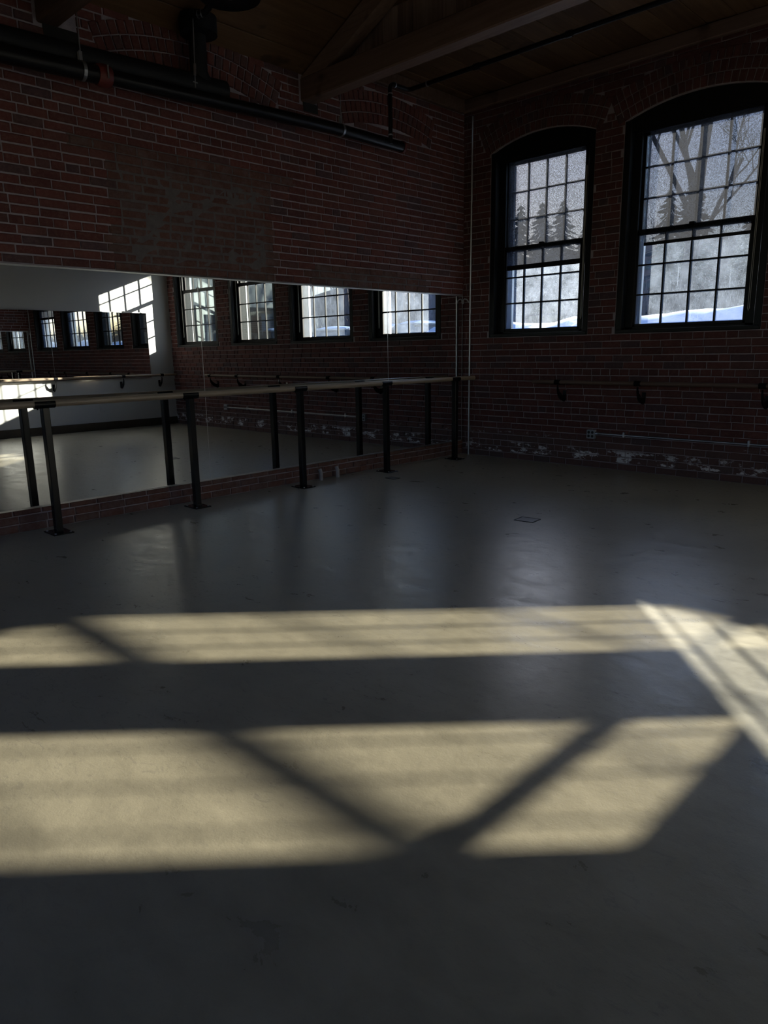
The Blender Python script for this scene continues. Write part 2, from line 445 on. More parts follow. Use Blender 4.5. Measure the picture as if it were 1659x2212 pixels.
# ------------------------------------------------------------------ bricks
PROUD = 0.007
def brick_mesh(L, H, seed, m, D=0.012):
    """front-facing brick slip: local x along the wall, z up, y out of the wall (towards -y); 18-26 triangles"""
    rr = random.Random(seed); j = lambda s: rr.uniform(-s, s)
    c = 0.006
    h, l = H/2, L/2
    fr = [(-l+c+j(.003), -h+c+j(.003)), (0+j(.03), -h+c+j(.002)), (l-c+j(.003), -h+c+j(.003)), (l-c+j(.003), h-c+j(.003)), (0+j(.03), h-c+j(.002)), (-l+c+j(.003), h-c+j(.003))]
    ou = [(-l, -h), (fr[1][0], -h+j(.0015)), (l, -h), (l, h), (fr[4][0], h+j(.0015)), (-l, h)]
    tilt = [j(.002) for _ in range(6)]
    vs = [(p[0], -D+tilt[i], p[1]) for i, p in enumerate(fr)] + [(p[0], -D+0.006, p[1]) for p in ou] + [(p[0], 0.004, p[1]) for p in ou]
    fs = [(0, 1, 4, 5), (1, 2, 3, 4)]
    for i in range(6):
        k = (i+1) % 6
        fs.append((i+6, k+6, k, i)); fs.append((i+12, k+12, k+6, i+6))
    return MB().add(vs, fs)

def k_arch(L, H): return H > 0.09
class BrickWall:
    """collects bricks in wall coordinates (u, z, length, height, angle, dirty) and splits them into parts and a mass"""
    def __init__(s, to3d, rot, parent, m, mm, md, mmd):
        s.items = []; s.to3d = to3d; s.rot = rot; s.parent = parent; s.m = m; s.mm = mm; s.md = md; s.mmd = mmd; s.cache = {}
    def add(s, u, z, L, H, ang=0.0, dirty=False): s.items.append((u, z, L, H, ang, dirty))
    def finish(s, visible, limit=300):
        rank = []
        for i, (u, z, L, H, a, d) in enumerate(s.items):
            x, y, _ = s.to3d(u, 0)
            p = project(x, y, z)
            ok = p and -20 < p[0] < IW+20 and -20 < p[1] < IH+20 and visible(u, z) and L > 0.05
            rank.append((0 if ok else 1, (p[2] if p else 99) / math.sqrt(max(L, 0.02)*H), i))
        rank.sort()
        pick = {i for k, (f, q, i) in enumerate(rank) if k < limit and f == 0}
        mass = {False: MB(), True: MB()}
        for i, (u, z, L, H, a, d) in enumerate(s.items):
            x, y, _ = s.to3d(u, 0)
            R = s.rot @ Matrix.Rotation(a, 4, 'Y')
            base = Vector((x, y, z)) + R.to_3x3() @ Vector((0, -0.004 if k_arch(L, H) else 0, 0))
            if i in pick:
                key = (round(L, 2), round(H, 2), i % 3, d)
                if key not in s.cache: s.cache[key] = brick_mesh(key[0], key[1], i, s.md if d else s.m).mesh('brick', s.md if d else s.m)
                o = put('brick', s.cache[key], s.parent)
                sx = L/key[0]; sz = H/key[1]
                o.matrix_world = Matrix.Translation(base) @ R @ Matrix.Diagonal((sx, 1, sz, 1))
            else:
                b = brick_mesh(L, H, i, None)
                T = Matrix.Translation(base) @ R
                mass[d].add([(T @ Vector(v))[:] for v in b.v], b.f)
        for d in (False, True):
            if mass[d].v:
                o = mass[d].build('brickwork', s.mmd if d else s.mm, s.parent); o['kind'] = 'stuff'

def course_fill(bw, z0, z1, pitch, us, L, JL, JZ, header_every, header_phase, blocked, rs, dirty=None):
    """running bond with a header course every so many rows; blocked(u0,u1,z0,z1) -> list of free spans"""
    rr = random.Random(rs); row = 0; z = z0
    while z < z1 - pitch*0.5:
        hdr = (row % header_every) == header_phase
        step = L/2 if hdr else L
        u = us[0] - rr.uniform(0, L) if not hdr else us[0]-0.03*(row % 3)
        if not hdr: u = us[0] - (L/2 if row % 2 else 0) - 0.02*(row % 5)
        while u < us[1]:
            st = step*(1+rr.uniform(-.035, .035))
            if not hdr and rr.random() < 0.05: st = step*0.5
            a, b = max(u+JL/2*rr.uniform(.7, 1.5), us[0]), min(u+st-JL/2*rr.uniform(.7, 1.5), us[1])
            for (p, q) in blocked(a, b, z, z+pitch):
                if q-p > 0.025:
                    d = dirty((p+q)/2, z+pitch/2) if dirty else False
                    hh = pitch-JZ*rr.uniform(.8, 1.25)
                    bw.add((p+q)/2, z+pitch/2+rr.uniform(-.0015, .0015), q-p, hh, rr.uniform(-.006, .006), d)
            u += st
        row += 1; z += pitch

def cut(spans, lo, hi):
    out = []
    for a, b in spans:
        if hi <= a or lo >= b: out.append((a, b)); continue
        if lo > a: out.append((a, lo))
        if hi < b: out.append((hi, b))
    return out

def arch(bw, cu, cz, R0, rings, a0, a1, th, wd, seed, zmax=9.0, a_top=None):
    rr = random.Random(seed)
    for k in range(rings):
        r = R0 + th*(k+0.5)
        n = max(6, int(round((a1-a0)*r/wd)))
        off = rr.uniform(0, 1)*0
        for i in range(n):
            a = a0 + (a1-a0)*(i+0.5+off)/n
            u, z = cu + r*math.sin(a), cz + r*math.cos(a)
            if z + th/2 > zmax + 0.05: continue
            # stands on end: long side radial
            bw.add(u, z, (a1-a0)*r/n-0.013, th-0.012, a + rr.uniform(-.02, .02), False)

# ---- left (mirror) wall: u = y
to_left = lambda u, d: (0.0, u, 0)
rot_left = Matrix(((0, -1, 0, 0), (1, 0, 0, 0), (0, 0, 1, 0), (0, 0, 0, 1)))     # local x -> +y, local -y -> +x
BL = BrickWall(to_left, rot_left, wall_left, M['brick'], M['brickm'], M['dirty'], M['dirtym'])
A1 = (-4.04, 1.49, 2.49); A2 = (-1.44, 1.40, 2.62); AH = 0.115; HALF1, HALF2 = 0.365, 0.285
def in_arch(A, half, u, z, pad=0.0, inner=True):
    cu, cz, R = A; du = u-cu; dz = z-cz; r = math.hypot(du, dz)
    if dz <= 0: return False
    return R-0.004-pad < r < R+3*AH+pad and abs(math.atan2(du, dz)) < half
PATCH = (-5.0, -3.24, 3.1656); LINT = (-5.30, -2.95, 3.1656, 3.2408)
def left_block(a, b, z0, z1):
    spans = [(a, b)]
    if a >= b: return []
    zc = (z0+z1)/2
    if 0.205 < zc < 2.165: return []
    for A, h in ((A1, HALF1), (A2, HALF2)):
        cu, cz, R = A
        # scan for the interval covered by the arch ring
        N_ = 180; us = [cu-1.4+2.8*k/N_ for k in range(N_+1)]
        run = None
        for u in us:
            c = sum(in_arch(A, h, u, zz, -0.004) for zz in (z0+0.012, zc, z1-0.012)) >= 2
            if c and run is None: run = u
            if not c and run is not None:
                spans = cut(spans, run-0.008, u); run = None
        if run is not None: spans = cut(spans, run-0.02, us[-1])
    for tr in (TR1, (-5.46, -5.16)):
        if z1 > 4.02: spans = cut(spans, tr[0]-0.03, tr[1]+0.02)
    if LINT[2] < zc < LINT[3]: spans = cut(spans, LINT[0], LINT[1])
    return [s_ for s_ in spans if s_[1]-s_[0] > 0.02]
def left_dirty(u, z): return (PATCH[0] < u < PATCH[1] and 2.16 < z < PATCH[2]) or (-2.75 < u < -0.75 and 2.16 < z < 2.42) or z < 0.2
course_fill(BL, 2.188, 4.62, 0.0752, (-9.5, 0.0), 0.238, 0.011, 0.013, 6, 4, left_block, 3, left_dirty)
course_fill(BL, 0.0, 0.2, 0.0705, (-9.5, 0.0), 0.238, 0.010, 0.010, 6, 4, left_block, 5, left_dirty)
arch(BL, A1[0], A1[1], A1[2], 3, -HALF1, HALF1, AH, 0.083, 1, zmax=4.5)
arch(BL, A2[0], A2[1], A2[2], 3, -HALF2, HALF2, AH, 0.080, 2, zmax=4.6)
# soldier-set lintel of the bricked-up opening
k = LINT[0]
while k < LINT[1]-0.05:
    BL.add(k+0.10, (LINT[2]+LINT[3])/2, 0.19, 0.066, 0.0, True); k += 0.2
BL.finish(lambda u, z: (z > 2.15 and z < 4.35) or z < 0.2)
# smeared soot-grey render of the blocked opening and lintel: thin uneven skim coats
def skim(name, u0, u1, z0, z1, m, parent, seed, thick=0.0075):
    rr = random.Random(seed); v = []; f = []
    nu = max(2, int((u1-u0)/0.12)); nz = max(2, int((z1-z0)/0.12))
    for i in range(nu+1):
        for j in range(nz+1):
            e = 0.0 if (i in (0, nu) or j in (0, nz)) else rr.uniform(0.6, 1.0)
            v.append((0.0005+thick*e, u0+(u1-u0)*i/nu, z0+(z1-z0)*j/nz))
    for i in range(nu):
        for j in range(nz):
            a = i*(nz+1)+j; f.append((a, a+nz+1, a+nz+2, a+1))
    return MB().add(v, f).build(name, m, parent)
skim('mortar_skim', PATCH[0], PATCH[1], 2.17, PATCH[2], M['mortard'], wall_left, 4, 0.0125)
skim('mortar_skim', LINT[0]-0.02, LINT[1]+0.02, LINT[2]-0.01, LINT[3]+0.012, M['mortard'], wall_left, 6, 0.0115)
skim('mortar_skim', -2.72, -0.78, 2.17, 2.40, M['mortard'], wall_left, 8, 0.0120)

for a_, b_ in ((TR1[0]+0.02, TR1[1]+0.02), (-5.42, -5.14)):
    MB().bbox((0.0, a_, 3.93), (0.016, b_, 4.02), 0.003).build('pocket_shade', M['hole'], wall_left)  # black slab under each beam end stands in for the pocket's shade
# ---- window wall: u = x
to_back = lambda u, d: (u, 0.0, 0)
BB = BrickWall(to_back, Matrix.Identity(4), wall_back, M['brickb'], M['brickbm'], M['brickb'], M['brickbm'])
WA = []
for w in WINS:
    _, (cx_, cz_, R_) = arc_pts(w[0], w[1], Z_SPR, RISE)
    WA.append((cx_, cz_, R_, math.asin((w[1]-w[0])/2/R_)+0.035))
def back_block(a, b, z0, z1):
    if a >= b: return []
    spans = [(a, b)]; zc = (z0+z1)/2
    for w, (cx_, cz_, R_, h) in zip(WINS, WA):
        if Z_OUT0 < zc and zc < Z_SPR+0.01: spans = cut(spans, w[0]-0.006, w[1]+0.006)
        elif zc > Z_SPR-0.02:
            run = None; us = [cx_-1.2+2.4*k/200 for k in range(201)]
            for u in us:
                c = 0
                for zz in (z0+0.012, zc, z1-0.012):
                    du, dz = u-cx_, zz-cz_; r = math.hypot(du, dz)
                    if r < R_+3*0.112-0.004 and abs(math.atan2(du, dz)) < h+0.006: c += 1
                c = c >= 2
                if c and run is None: run = u
                if not c and run is not None: spans = cut(spans, run-0.006, u); run = None
    return [s_ for s_ in spans if s_[1]-s_[0] > 0.02]
course_fill(BB, 0.0, 4.46, 0.0803, (0.0, WALL_R), 0.239, 0.009, 0.010, 6, 2, back_block, 11)
for k, (cx_, cz_, R_, h) in enumerate(WA):
    arch(BB, cx_, cz_, R_+0.004, 3, -h, h, 0.112, 0.078, 20+k, zmax=4.5)
BB.finish(lambda u, z: z < 4.46)

# ------------------------------------------------------------------ ceiling
ceiling = sroot('ceiling')
def plank_mesh(w, L, th=0.03):
    return MB().bbox((-w/2+0.002, 0, 0), (w/2-0.002, L, th), 0.005)
ang = math.atan(SLOPE)
half = WALL_R/2; slen = half/math.cos(ang)
nP = 17; pw = slen/nP
pm = plank_mesh(pw, TR1[1]-YF).mesh('plank', M['plank'])
for side in (0, 1):
    for k in range(nP):
        o = put('plank', pm, ceiling)
        d = (k+0.5)*pw
        x = d*math.cos(ang); z = CEIL_L + d*math.sin(ang)
        if side: x = WALL_R-x
        o.location = (x, YF, z + (0.004 if k % 2 else 0)); o.rotation_euler = (0, -ang if not side else ang, 0)
pm2 = plank_mesh(0.29, -TR1[1]+0.03).mesh('plank', M['plank'])
for k in range(28):
    o = put('plank', pm2, ceiling); o.location = (0.145+0.29*k-0.1, TR1[1]-0.03, FLAT+(0.004 if k % 2 else 0))
MB().box((-0.35, YF-0.2, 6.35), (WALL_R+0.3, WT, 6.45)).build('roof_deck', M['plank'], ceiling)
MB().box((-0.35, YF-0.2, 4.7), (-0.30, WT, 6.4)).build('roof_deck', M['plank'], ceiling)
MB().box((WALL_R+0.25, YF-0.2, 4.7), (WALL_R+0.3, WT, 6.4)).build('roof_deck', M['plank'], ceiling)
MB().box((-0.35, WT-0.05, 4.7), (WALL_R+0.3, WT, 6.4)).build('roof_deck', M['plank'], ceiling)
structure(MB().bbox((0.0, -0.07, 4.455), (WALL_R, -0.0, FLAT-0.002), 0.01).build('trim_1', M['beam']))
structure(MB().bbox((0.0, TR1[1]+0.03, 4.44), (0.07, -0.075, FLAT-0.002), 0.01).build('trim_2', M['beam']))
# board partition above the truss
wall_upper = sroot('wall_upper')
x = 0.02; rr = random.Random(5)
while x < WALL_R-0.1:
    w = rr.choice((0.15, 0.19, 0.13, 0.17)); x1 = min(x+w, WALL_R)
    zt0, zt1 = roof_z(x)-0.01, roof_z(x1)-0.01
    yo = rr.uniform(-.004, .004)
    if zt0 > 4.24 or zt1 > 4.24:
        MB().prism([(x+0.002, 4.20), (x1-0.002, 4.20), (x1-0.002, max(zt1, 4.22)), (x+0.002, max(zt0, 4.22))], 1, -2.59+yo, -2.56+yo).build('board', M['board'], wall_upper)
    x = x1

# ------------------------------------------------------------------ trusses
def truss(y0, y1, label):
    t = root('roof_truss', label, 'beam', loc=(WALL_R/2, (y0+y1)/2, 4.02))
    off = Vector(t.location)
    def P(o): o.location = -off; return o
    P(MB().bbox((-0.12, y0, 4.018), (WALL_R+0.1, y0+0.17, 4.24), 0.012).build('bottom_chord', M['beam'], t))
    for s_ in (0, 1):
        f = (lambda q: q) if not s_ else (lambda q: WALL_R-q)
        top = [(0.0, CEIL_L+0.02), (half, CEIL_L+SLOPE*half-0.005)]
        poly = [(f(-0.05), CEIL_L-0.04), (f(half), CEIL_L+SLOPE*half-0.012), (f(half), CEIL_L+SLOPE*half-0.215), (f(0.30), 4.20), (f(-0.05), 4.10)]
        P(MB().prism(poly, 1, y0+0.01, y0+0.16).build('rafter', M['rafter'], t))
    P(MB().bbox((half-0.09, y0+0.03, 4.23), (half+0.09, y0+0.14, CEIL_L+SLOPE*half-0.15), 0.01).build('king_post', M['beam'], t))
    return t
truss(TR1[0], TR1[1], 'dark old timber truss carrying the board partition, set into the brick arch wall')
truss(-5.46, -5.20, 'dark timber beam end entering the brick wall above the pipes at top left')

# ------------------------------------------------------------------ windows
def window(n, w, glass, shade):
    x0, x1, g0, g1 = w
    W = sroot('window_%d' % n)
    fr = MB()
    # deep casing: thin inner lining, then jambs closing in on the glass, running out through the wall
    for a, b, c in ((x0, x0+0.075, 0), (x1-0.075, x1, 0)):
        fr.bbox((a, -0.004, Z_OUT0), (b, 0.11, Z_SPR), 0.006)
    fr.bbox((x0, 0.10, Z_OUT0), (g0-0.028, WT-0.03, Z_SPR), 0.004)
    fr.bbox((g1+0.028, 0.10, Z_OUT0), (x1, WT-0.03, Z_SPR), 0.004)
    fr.bbox((x0+0.075, 0.10, Z_G1+0.03), (x1-0.075, WT-0.03, Z_SPR), 0.004)
    fr.build('frame', M['black'], W)
    for a, b in ((g0-0.029, g0-0.021), (g1+0.021, g1+0.029)): MB().box((a, 0.275, Z_G0-0.03), (b, WT-0.01, Z_G1+0.03)).build('outer_reveal', M['white'], W)
    MB().bbox((x0+0.01, -0.012, Z_OUT0), (x1-0.01, 0.11, Z_OUT0+0.045), 0.006).build('sill', M['black'], W)
    MB().bbox((x0+0.02, 0.10, Z_OUT0), (x1-0.02, WT+0.03, Z_G0-0.03), 0.006).build('outer_sill', M['black'], W)
    pts, _ = arc_pts(x0, x1, Z_SPR, RISE-0.002)
    MB().prism([(x0, Z_SPR-0.11)] + pts + [(x1, Z_SPR-0.11)], 1, 0.03, 0.08).build('arched_panel', M['black'], W)
    MB().prism([(x0, Z_SPR-0.11)] + pts + [(x1, Z_SPR-0.11)], 1, 0.25, 0.29).build('arched_panel', M['black'], W)
    # two sashes, each four panes wide and three high
    for nm, z0, z1, y, rows in (('lower_sash', Z_G0, Z_RAIL0, 0.125, 3), ('upper_sash', Z_RAIL1, Z_G1, 0.175, 3)):
        s_ = MB(); e = 0.05
        s_.bbox((g0-0.032, y-0.02, z0-0.045), (g0, y+0.02, z1+0.04), 0.003).bbox((g1, y-0.02, z0-0.045), (g1+0.032, y+0.02, z1+0.04), 0.003)
        s_.bbox((g0-0.03, y-0.02, z0-0.05), (g1+0.03, y+0.02, z0), 0.003)
        s_.bbox((g0-0.03, y-0.02, z1), (g1+0.03, y+0.02, z1+(0.062 if nm == 'lower_sash' else 0.045)), 0.003)
        so = s_.build(nm, M['black'], W)
        cw = (g1-g0)/4; rh = (z1-z0)/rows
        for i in range(1, 4): MB().box((g0+cw*i-0.009, y-0.014, z0), (g0+cw*i+0.009, y+0.014, z1)).build('muntin', M['black'], so)
        for j in range(1, rows): MB().box((g0, y-0.013, z0+rh*j-0.009), (g1, y+0.013, z0+rh*j+0.009)).build('muntin', M['black'], so)
        for i in range(4):
            for j in range(rows):
                a, b = g0+cw*i, g0+cw*(i+1); c, d = z0+rh*j, z0+rh*(j+1)
                MB().box((a+0.008, y+0.001, c+0.008), (b-0.008, y+0.004, d-0.008)).build('pane', M[glass], so)
    MB().bbox(((g0+g1)/2-0.03, 0.07, Z_RAIL0+0.05), ((g0+g1)/2+0.03, 0.115, Z_RAIL0+0.075), 0.004).build('sash_lock', M['steel'], W)
    if shade:
        zb = 2.455 if n == 1 else 2.57
        hb = 0.06 if n == 1 else 0.035
        sx = g0 + (0.015 if n == 1 else 0.06)
        sh = MB().box((sx, 0.096, zb+hb*0.5), (g1+0.035, 0.0975, Z_G1+0.05)).build('roller_shade', M['screen'], W)
        MB().bbox((sx, 0.086, zb), (g1+0.035, 0.102, zb+hb), 0.004).build('hem_bar', M['black'], sh)
        MB().tube([(sx, 0.080, Z_G1+0.075), (g1+0.035, 0.080, Z_G1+0.075)], 0.022, 12).build('roller', M['black'], sh)
        MB().bbox((g0-0.06, 0.04, Z_G1+0.01), (g1+0.06, 0.045, Z_G1+0.12), 0.002).build('shade_fascia', M['black'], sh)
    else:  # unseen blind added to cut off the top of the sun patch
        sh = MB().box((g0-0.02, 0.222, 3.30), (g1+0.03, 0.224, Z_G1+0.03)).build('roller_shade', M['black'], W)
        MB().bbox((g0-0.02, 0.212, 3.28), (g1+0.03, 0.232, 3.31), 0.005).build('hem_bar', M['black'], sh)
    cz0 = 1.80
    MB().tube([(g1+0.055, 0.085, 3.55), (g1+0.052, 0.085, cz0+0.03), (g1+0.06, 0.08, cz0), (g1+0.068, 0.085, cz0+0.03), (g1+0.065, 0.085, 3.55)], 0.0035, 5).build('bead_chain', M['cord'], W)
    return W
window(1, WINS[0], 'dusty', True)
window(2, WINS[1], 'dusty2', True)
window(3, WINS[2], 'glass', False)
window(4, WINS[3], 'glass', False)
for k, (a, b) in enumerate(FILL_WINS):     # unseen windows added behind the camera to bring in fill daylight
    W = sroot('window_%d' % (5+k)); f_ = MB()
    for x0, x1, z0, z1 in ((a, a+0.07, fz0, fz1), (b-0.07, b, fz0, fz1), (a, b, fz0, fz0+0.07), (a, b, fz1-0.07, fz1), (a, b, 2.47, 2.53), ((a+b)/2-0.012, (a+b)/2+0.012, fz0, fz1)):
        f_.box((x0, YF-0.16, z0), (x1, YF-0.09, z1))
    f_.build('frame', M['black'], W)
    MB().box((a+0.05, YF-0.128, fz0+0.05), (b-0.05, YF-0.124, fz1-0.05)).build('pane', M['glass'], W)
    pl = bpy.data.lights.new('sky_portal', 'AREA'); pl.shape = 'RECTANGLE'; pl.size = b-a; pl.size_y = fz1-fz0; pl.cycles.is_portal = True
    po = bpy.data.objects.new('sky_portal', pl); COL.objects.link(po)
    po.location = ((a+b)/2, YF-0.3, (fz0+fz1)/2); po.rotation_euler = (math.radians(90), 0, 0)
for w in WINS:       # light portals: they only tell the renderer where the sky comes in
    pl = bpy.data.lights.new('sky_portal', 'AREA'); pl.shape = 'RECTANGLE'
    pl.size = w[3]-w[2]+0.1; pl.size_y = Z_G1-Z_G0+0.1; pl.cycles.is_portal = True
    po = bpy.data.objects.new('sky_portal', pl); COL.objects.link(po)
    po.location = ((w[2]+w[3])/2, WT+0.05, (Z_G0+Z_G1)/2); po.rotation_euler = (math.radians(-90), 0, 0)

# ------------------------------------------------------------------ mirrors
def mirror(x, y0, y1, z0, z1, label, group, face):
    t = root('wall_mirror', label, 'mirror', group, (x, (y0+y1)/2, z0))
    off = Vector(t.location)
    def P(o): o.location = -off; return o
    s = 1 if face > 0 else -1
    xb = x - s*0.014
    gl = P(MB().box((min(x, xb), y0+0.0012, z0), (max(x, xb), y1-0.0012, z1)).build('mirror_glass', M['mirror'], t))
    bk = x + s*0.004
    P(MB().bbox((min(xb, bk), y0, z0-0.012), (max(xb, bk), y1, z0+0.004), 0.0015).build('bottom_channel', M['alu'], t))
    P(MB().bbox((min(xb, bk), y0, z1-0.003), (max(xb, bk), y1, z1+0.011), 0.0015).build('top_channel', M['alu'], t))
    P(MB().box((min(xb, x+s*0.0015), y1-0.002, z0), (max(xb, x+s*0.0015), y1+0.002, z1)).build('edge_strip', M['alu'], t))
    return t
ZB, ZT = 0.203, 2.170
mirror(0.022, -1.54, -0.045, ZB, ZT, 'tall mirror panel on the brick wall nearest the room corner', None, 1)
mirror(0.022, -4.19, -1.54, ZB, ZT, 'wide mirror panel on the brick wall behind the middle barre posts', None, 1)
mirror(0.022, -6.84, -4.19, ZB, ZT, 'mirror panel at the left edge reflecting the sunlit white wall', None, 1)
RIGHT_MIRRORS = []
for (a, b, lab) in ((-2.53, -0.55, 'mirror on the white wall seen by reflection, the panel next to the sun patch'),
                    (-4.50, -2.53, 'mirror on the white wall seen by reflection left of the thin seam'),
                    (-6.47, -4.50, 'mirror on the white wall farthest from the windows')):
    RIGHT_MIRRORS.append(mirror(WALL_R-0.02, a, b, 1.005, 2.30, lab, None, -1))

# ------------------------------------------------------------------ barres
XB, ZBAR = 0.26, 1.078
t = root('ballet_barre', 'long wooden barre on black floor-mounted posts in front of the mirror wall', 'barre', loc=(XB, -3.2, 0))
off = Vector(t.location)
def P(o): o.location = -off; return o
P(MB().tube([(XB, -7.35, ZBAR), (XB, -0.085, ZBAR)], 0.029, 20).build('rail', M['barre'], t, True))
Y0P, SPP = -0.499, 1.337
for k in range(6):
    y = Y0P - SPP*k
    po = P(MB().bbox((XB-0.034, y-0.028, 0.008), (XB+0.034, y+0.028, ZBAR-0.03), 0.005).build('post', M['steel'], t))
    MB().bbox((XB-0.11, y-0.085, 0.0), (XB+0.11, y+0.085, 0.010), 0.002).build('base_plate', M['steel'], po)
    for (dx, dy) in ((-.088, -.063), (.088, -.063), (-.088, .063), (.088, .063)):
        MB().tube([(XB+dx, y+dy, 0.010), (XB+dx, y+dy, 0.017)], 0.0085, 6).build('bolt', M['zinc'], po)
    # half-round saddle under and round the rail
    s_ = MB(); n = 16
    ring = []
    for sgn, rad in ((1, 0.037), (-1, 0.031)):
        for j in range(n+1):
            a = math.radians(-215 + 250*j/n) if sgn > 0 else math.radians(35 - 250*j/n)
            ring.append((XB+rad*math.cos(a), ZBAR+rad*math.sin(a)))
    s_.prism(ring, 1, y-0.082, y+0.082)
    s_.build('saddle', M['steel'], po, False)
    MB().tube([(XB, y-0.055, ZBAR-0.048), (XB, y-0.055, ZBAR-0.036)], 0.007, 6).build('screw', M['steel'], po)

def bracket(t, base, out, along, reach=1.0):
    """curved wall bracket: base = point on wall at plate, out = outward unit vector, along = barre direction"""
    base = Vector(base); out = Vector(out); al = Vector(along); up_ = Vector((0, 0, 1))
    b = MB()
    # plate
    pts = []
    for dz in (-0.055, 0.055):
        pass
    def slab(c, ha, ho, hz):
        vs = [(c + al*sa*ha + out*so*ho + up_*sz*hz)[:] for sz in (-1, 1) for so in (-1, 1) for sa in (-1, 1)]
        b.add(vs, [(0, 1, 3, 2), (4, 6, 7, 5), (0, 4, 5, 1), (2, 3, 7, 6), (0, 2, 6, 4), (1, 5, 7, 3)])
    slab(base + out*0.006, 0.022, 0.006, 0.062)
    # curved arm: deep at the wall, slender at the cup
    prof = []
    n = 10
    for j in range(n+1):
        q = j/n
        o_ = 0.01 + 0.175*reach*math.sin(q*math.pi/2); z_ = -0.035 + 0.155*(1-math.cos(q*math.pi/2))
        prof.append((o_, z_, 0.032*(1-q)+0.011))
    vs = []
    for (o_, z_, h_) in prof:
        for s1, s2 in ((-1, -1), (1, -1), (1, 1), (-1, 1)):
            vs.append((base + out*(o_ - (0.4*h_*s2 if o_ > 0.1 else 0)) + up_*(z_ + s2*h_) + al*s1*0.009)[:])
    fs = []
    for j in range(n):
        for i in range(4):
            a = j*4+i; c = j*4+(i+1) % 4
            fs.append((a, c, c+4, a+4))
    fs += [(3, 2, 1, 0), tuple(n*4+i for i in range(4))]
    b.add(vs, fs)
    c = base + out*0.19*reach + up_*0.168
    b.tube([(c - al*0.035)[:], (c + al*0.035)[:]], 0.031, 12)
    br = b.build('bracket', M['steel'], t)
    br.location = -Vector(t.location)
    return br

ZW = 1.045
t = root('wall_barre', 'dark wooden barre on curved black brackets along the brick window wall', 'barre', loc=(3.8, 0, ZW))
o = MB().tube([(1.27, -0.19, ZW), (6.35, -0.19, ZW)], 0.0235, 14).build('rail', M['barrex'], t, True); o.location = -Vector(t.location)
for x in (1.63, 2.66, 3.98, 5.25, 6.17): bracket(t, (x, -0.008, ZW-0.168), (0, -1, 0), (1, 0, 0))
t = root('wall_barre', 'sunlit pale wooden barre along the white wall, seen in the mirror', 'barre', loc=(WALL_R, -3.5, ZW))
o = MB().tube([(WALL_R-0.13, -7.2, ZW), (WALL_R-0.13, -0.03, ZW)], 0.0235, 14).build('rail', M['barre'], t, True); o.location = -Vector(t.location)
for y in (-0.37, -1.22, -2.57, -4.12, -5.47, -6.8): bracket(t, (WALL_R, y, ZW-0.168), (-1, 0, 0), (0, 1, 0), 0.68)

# ------------------------------------------------------------------ services on the walls
tag(MB().tube([(0.132, -0.022, 0.0), (0.138, -0.022, 2.0), (0.152, -0.022, 4.395)], 0.012, 8).build('conduit', M['zinc'], None, True),
    'thin grey vertical conduit on the window wall close to the corner', 'conduit')
tag(MB().tube([(0.125, -0.03, 2.08), (0.10, -0.04, 2.12), (0.06, -0.045, 2.135), (0.035, -0.04, 2.12), (0.03, -0.035, 2.07)], 0.009, 8).build('cable', M['putty'], None, True),
    'short curled grey cable in the corner at the mirror top', 'cable')
ob = root('outlet_box', 'grey four-socket surface box low on the window wall', 'outlet', loc=(2.03, 0, 0.415))
def at(o, r): o.location = -Vector(r.location); return o
at(MB().bbox((1.975, -0.055, 0.36), (2.085, -0.006, 0.47), 0.005).build('housing', M['boxm'], ob), ob)
for dx in (-0.024, 0.024):
    for dz in (-0.023, 0.023):
        at(MB().tube([(2.03+dx, -0.054, 0.415+dz), (2.03+dx, -0.058, 0.415+dz)], 0.017, 12).build('socket', M['hole'], ob), ob)
hc = root('horizontal_conduit', 'shiny grey conduit running level from the four-socket box', 'conduit', loc=(3.9, 0, 0.425))
at(MB().tube([(2.085, -0.03, 0.425), (5.86, -0.03, 0.425)], 0.0125, 10).build('pipe', M['zinc'], hc, True), hc)
for x in (2.45, 3.85, 5.2): at(MB().bbox((x-0.012, -0.046, 0.40), (x+0.012, -0.006, 0.465), 0.003).build('strap', M['zinc'], hc), hc)
at(MB().tube([(2.085, -0.03, 0.425), (2.115, -0.03, 0.425)], 0.019, 10).build('connector', M['zinc'], hc, True), hc)
ob2 = root('outlet_box', 'grey socket box on the window wall near the white wall, seen in the mirror', 'outlet', loc=(5.91, 0, 0.425))
at(MB().bbox((5.86, -0.055, 0.375), (5.97, -0.006, 0.48), 0.005).build('housing', M['boxm'], ob2), ob2)
for dx in (-0.024, 0.024):
    at(MB().tube([(5.915+dx, -0.054, 0.428), (5.915+dx, -0.058, 0.428)], 0.017, 12).build('socket', M['hole'], ob2), ob2)
tag(MB().bbox((WALL_R-0.012, -1.72, 0.36), (WALL_R-0.001, -1.58, 0.50), 0.003).build('outlet_plate', M['white']),
    'white square outlet plate on the white wall below the barre, seen in the mirror', 'outlet')
for x, y, lab in ((0.085, -2.76, 'left of two short grey pipe stubs at the foot of the brick wall'), (0.085, -2.50, 'right of two short grey pipe stubs at the foot of the brick wall')):
    tag(MB().tube([(x, y, 0.0), (x, y, 0.09), (x-0.02, y, 0.125)], 0.022, 10).build('pipe_stub', M['putty'], None, True), lab, 'pipe')

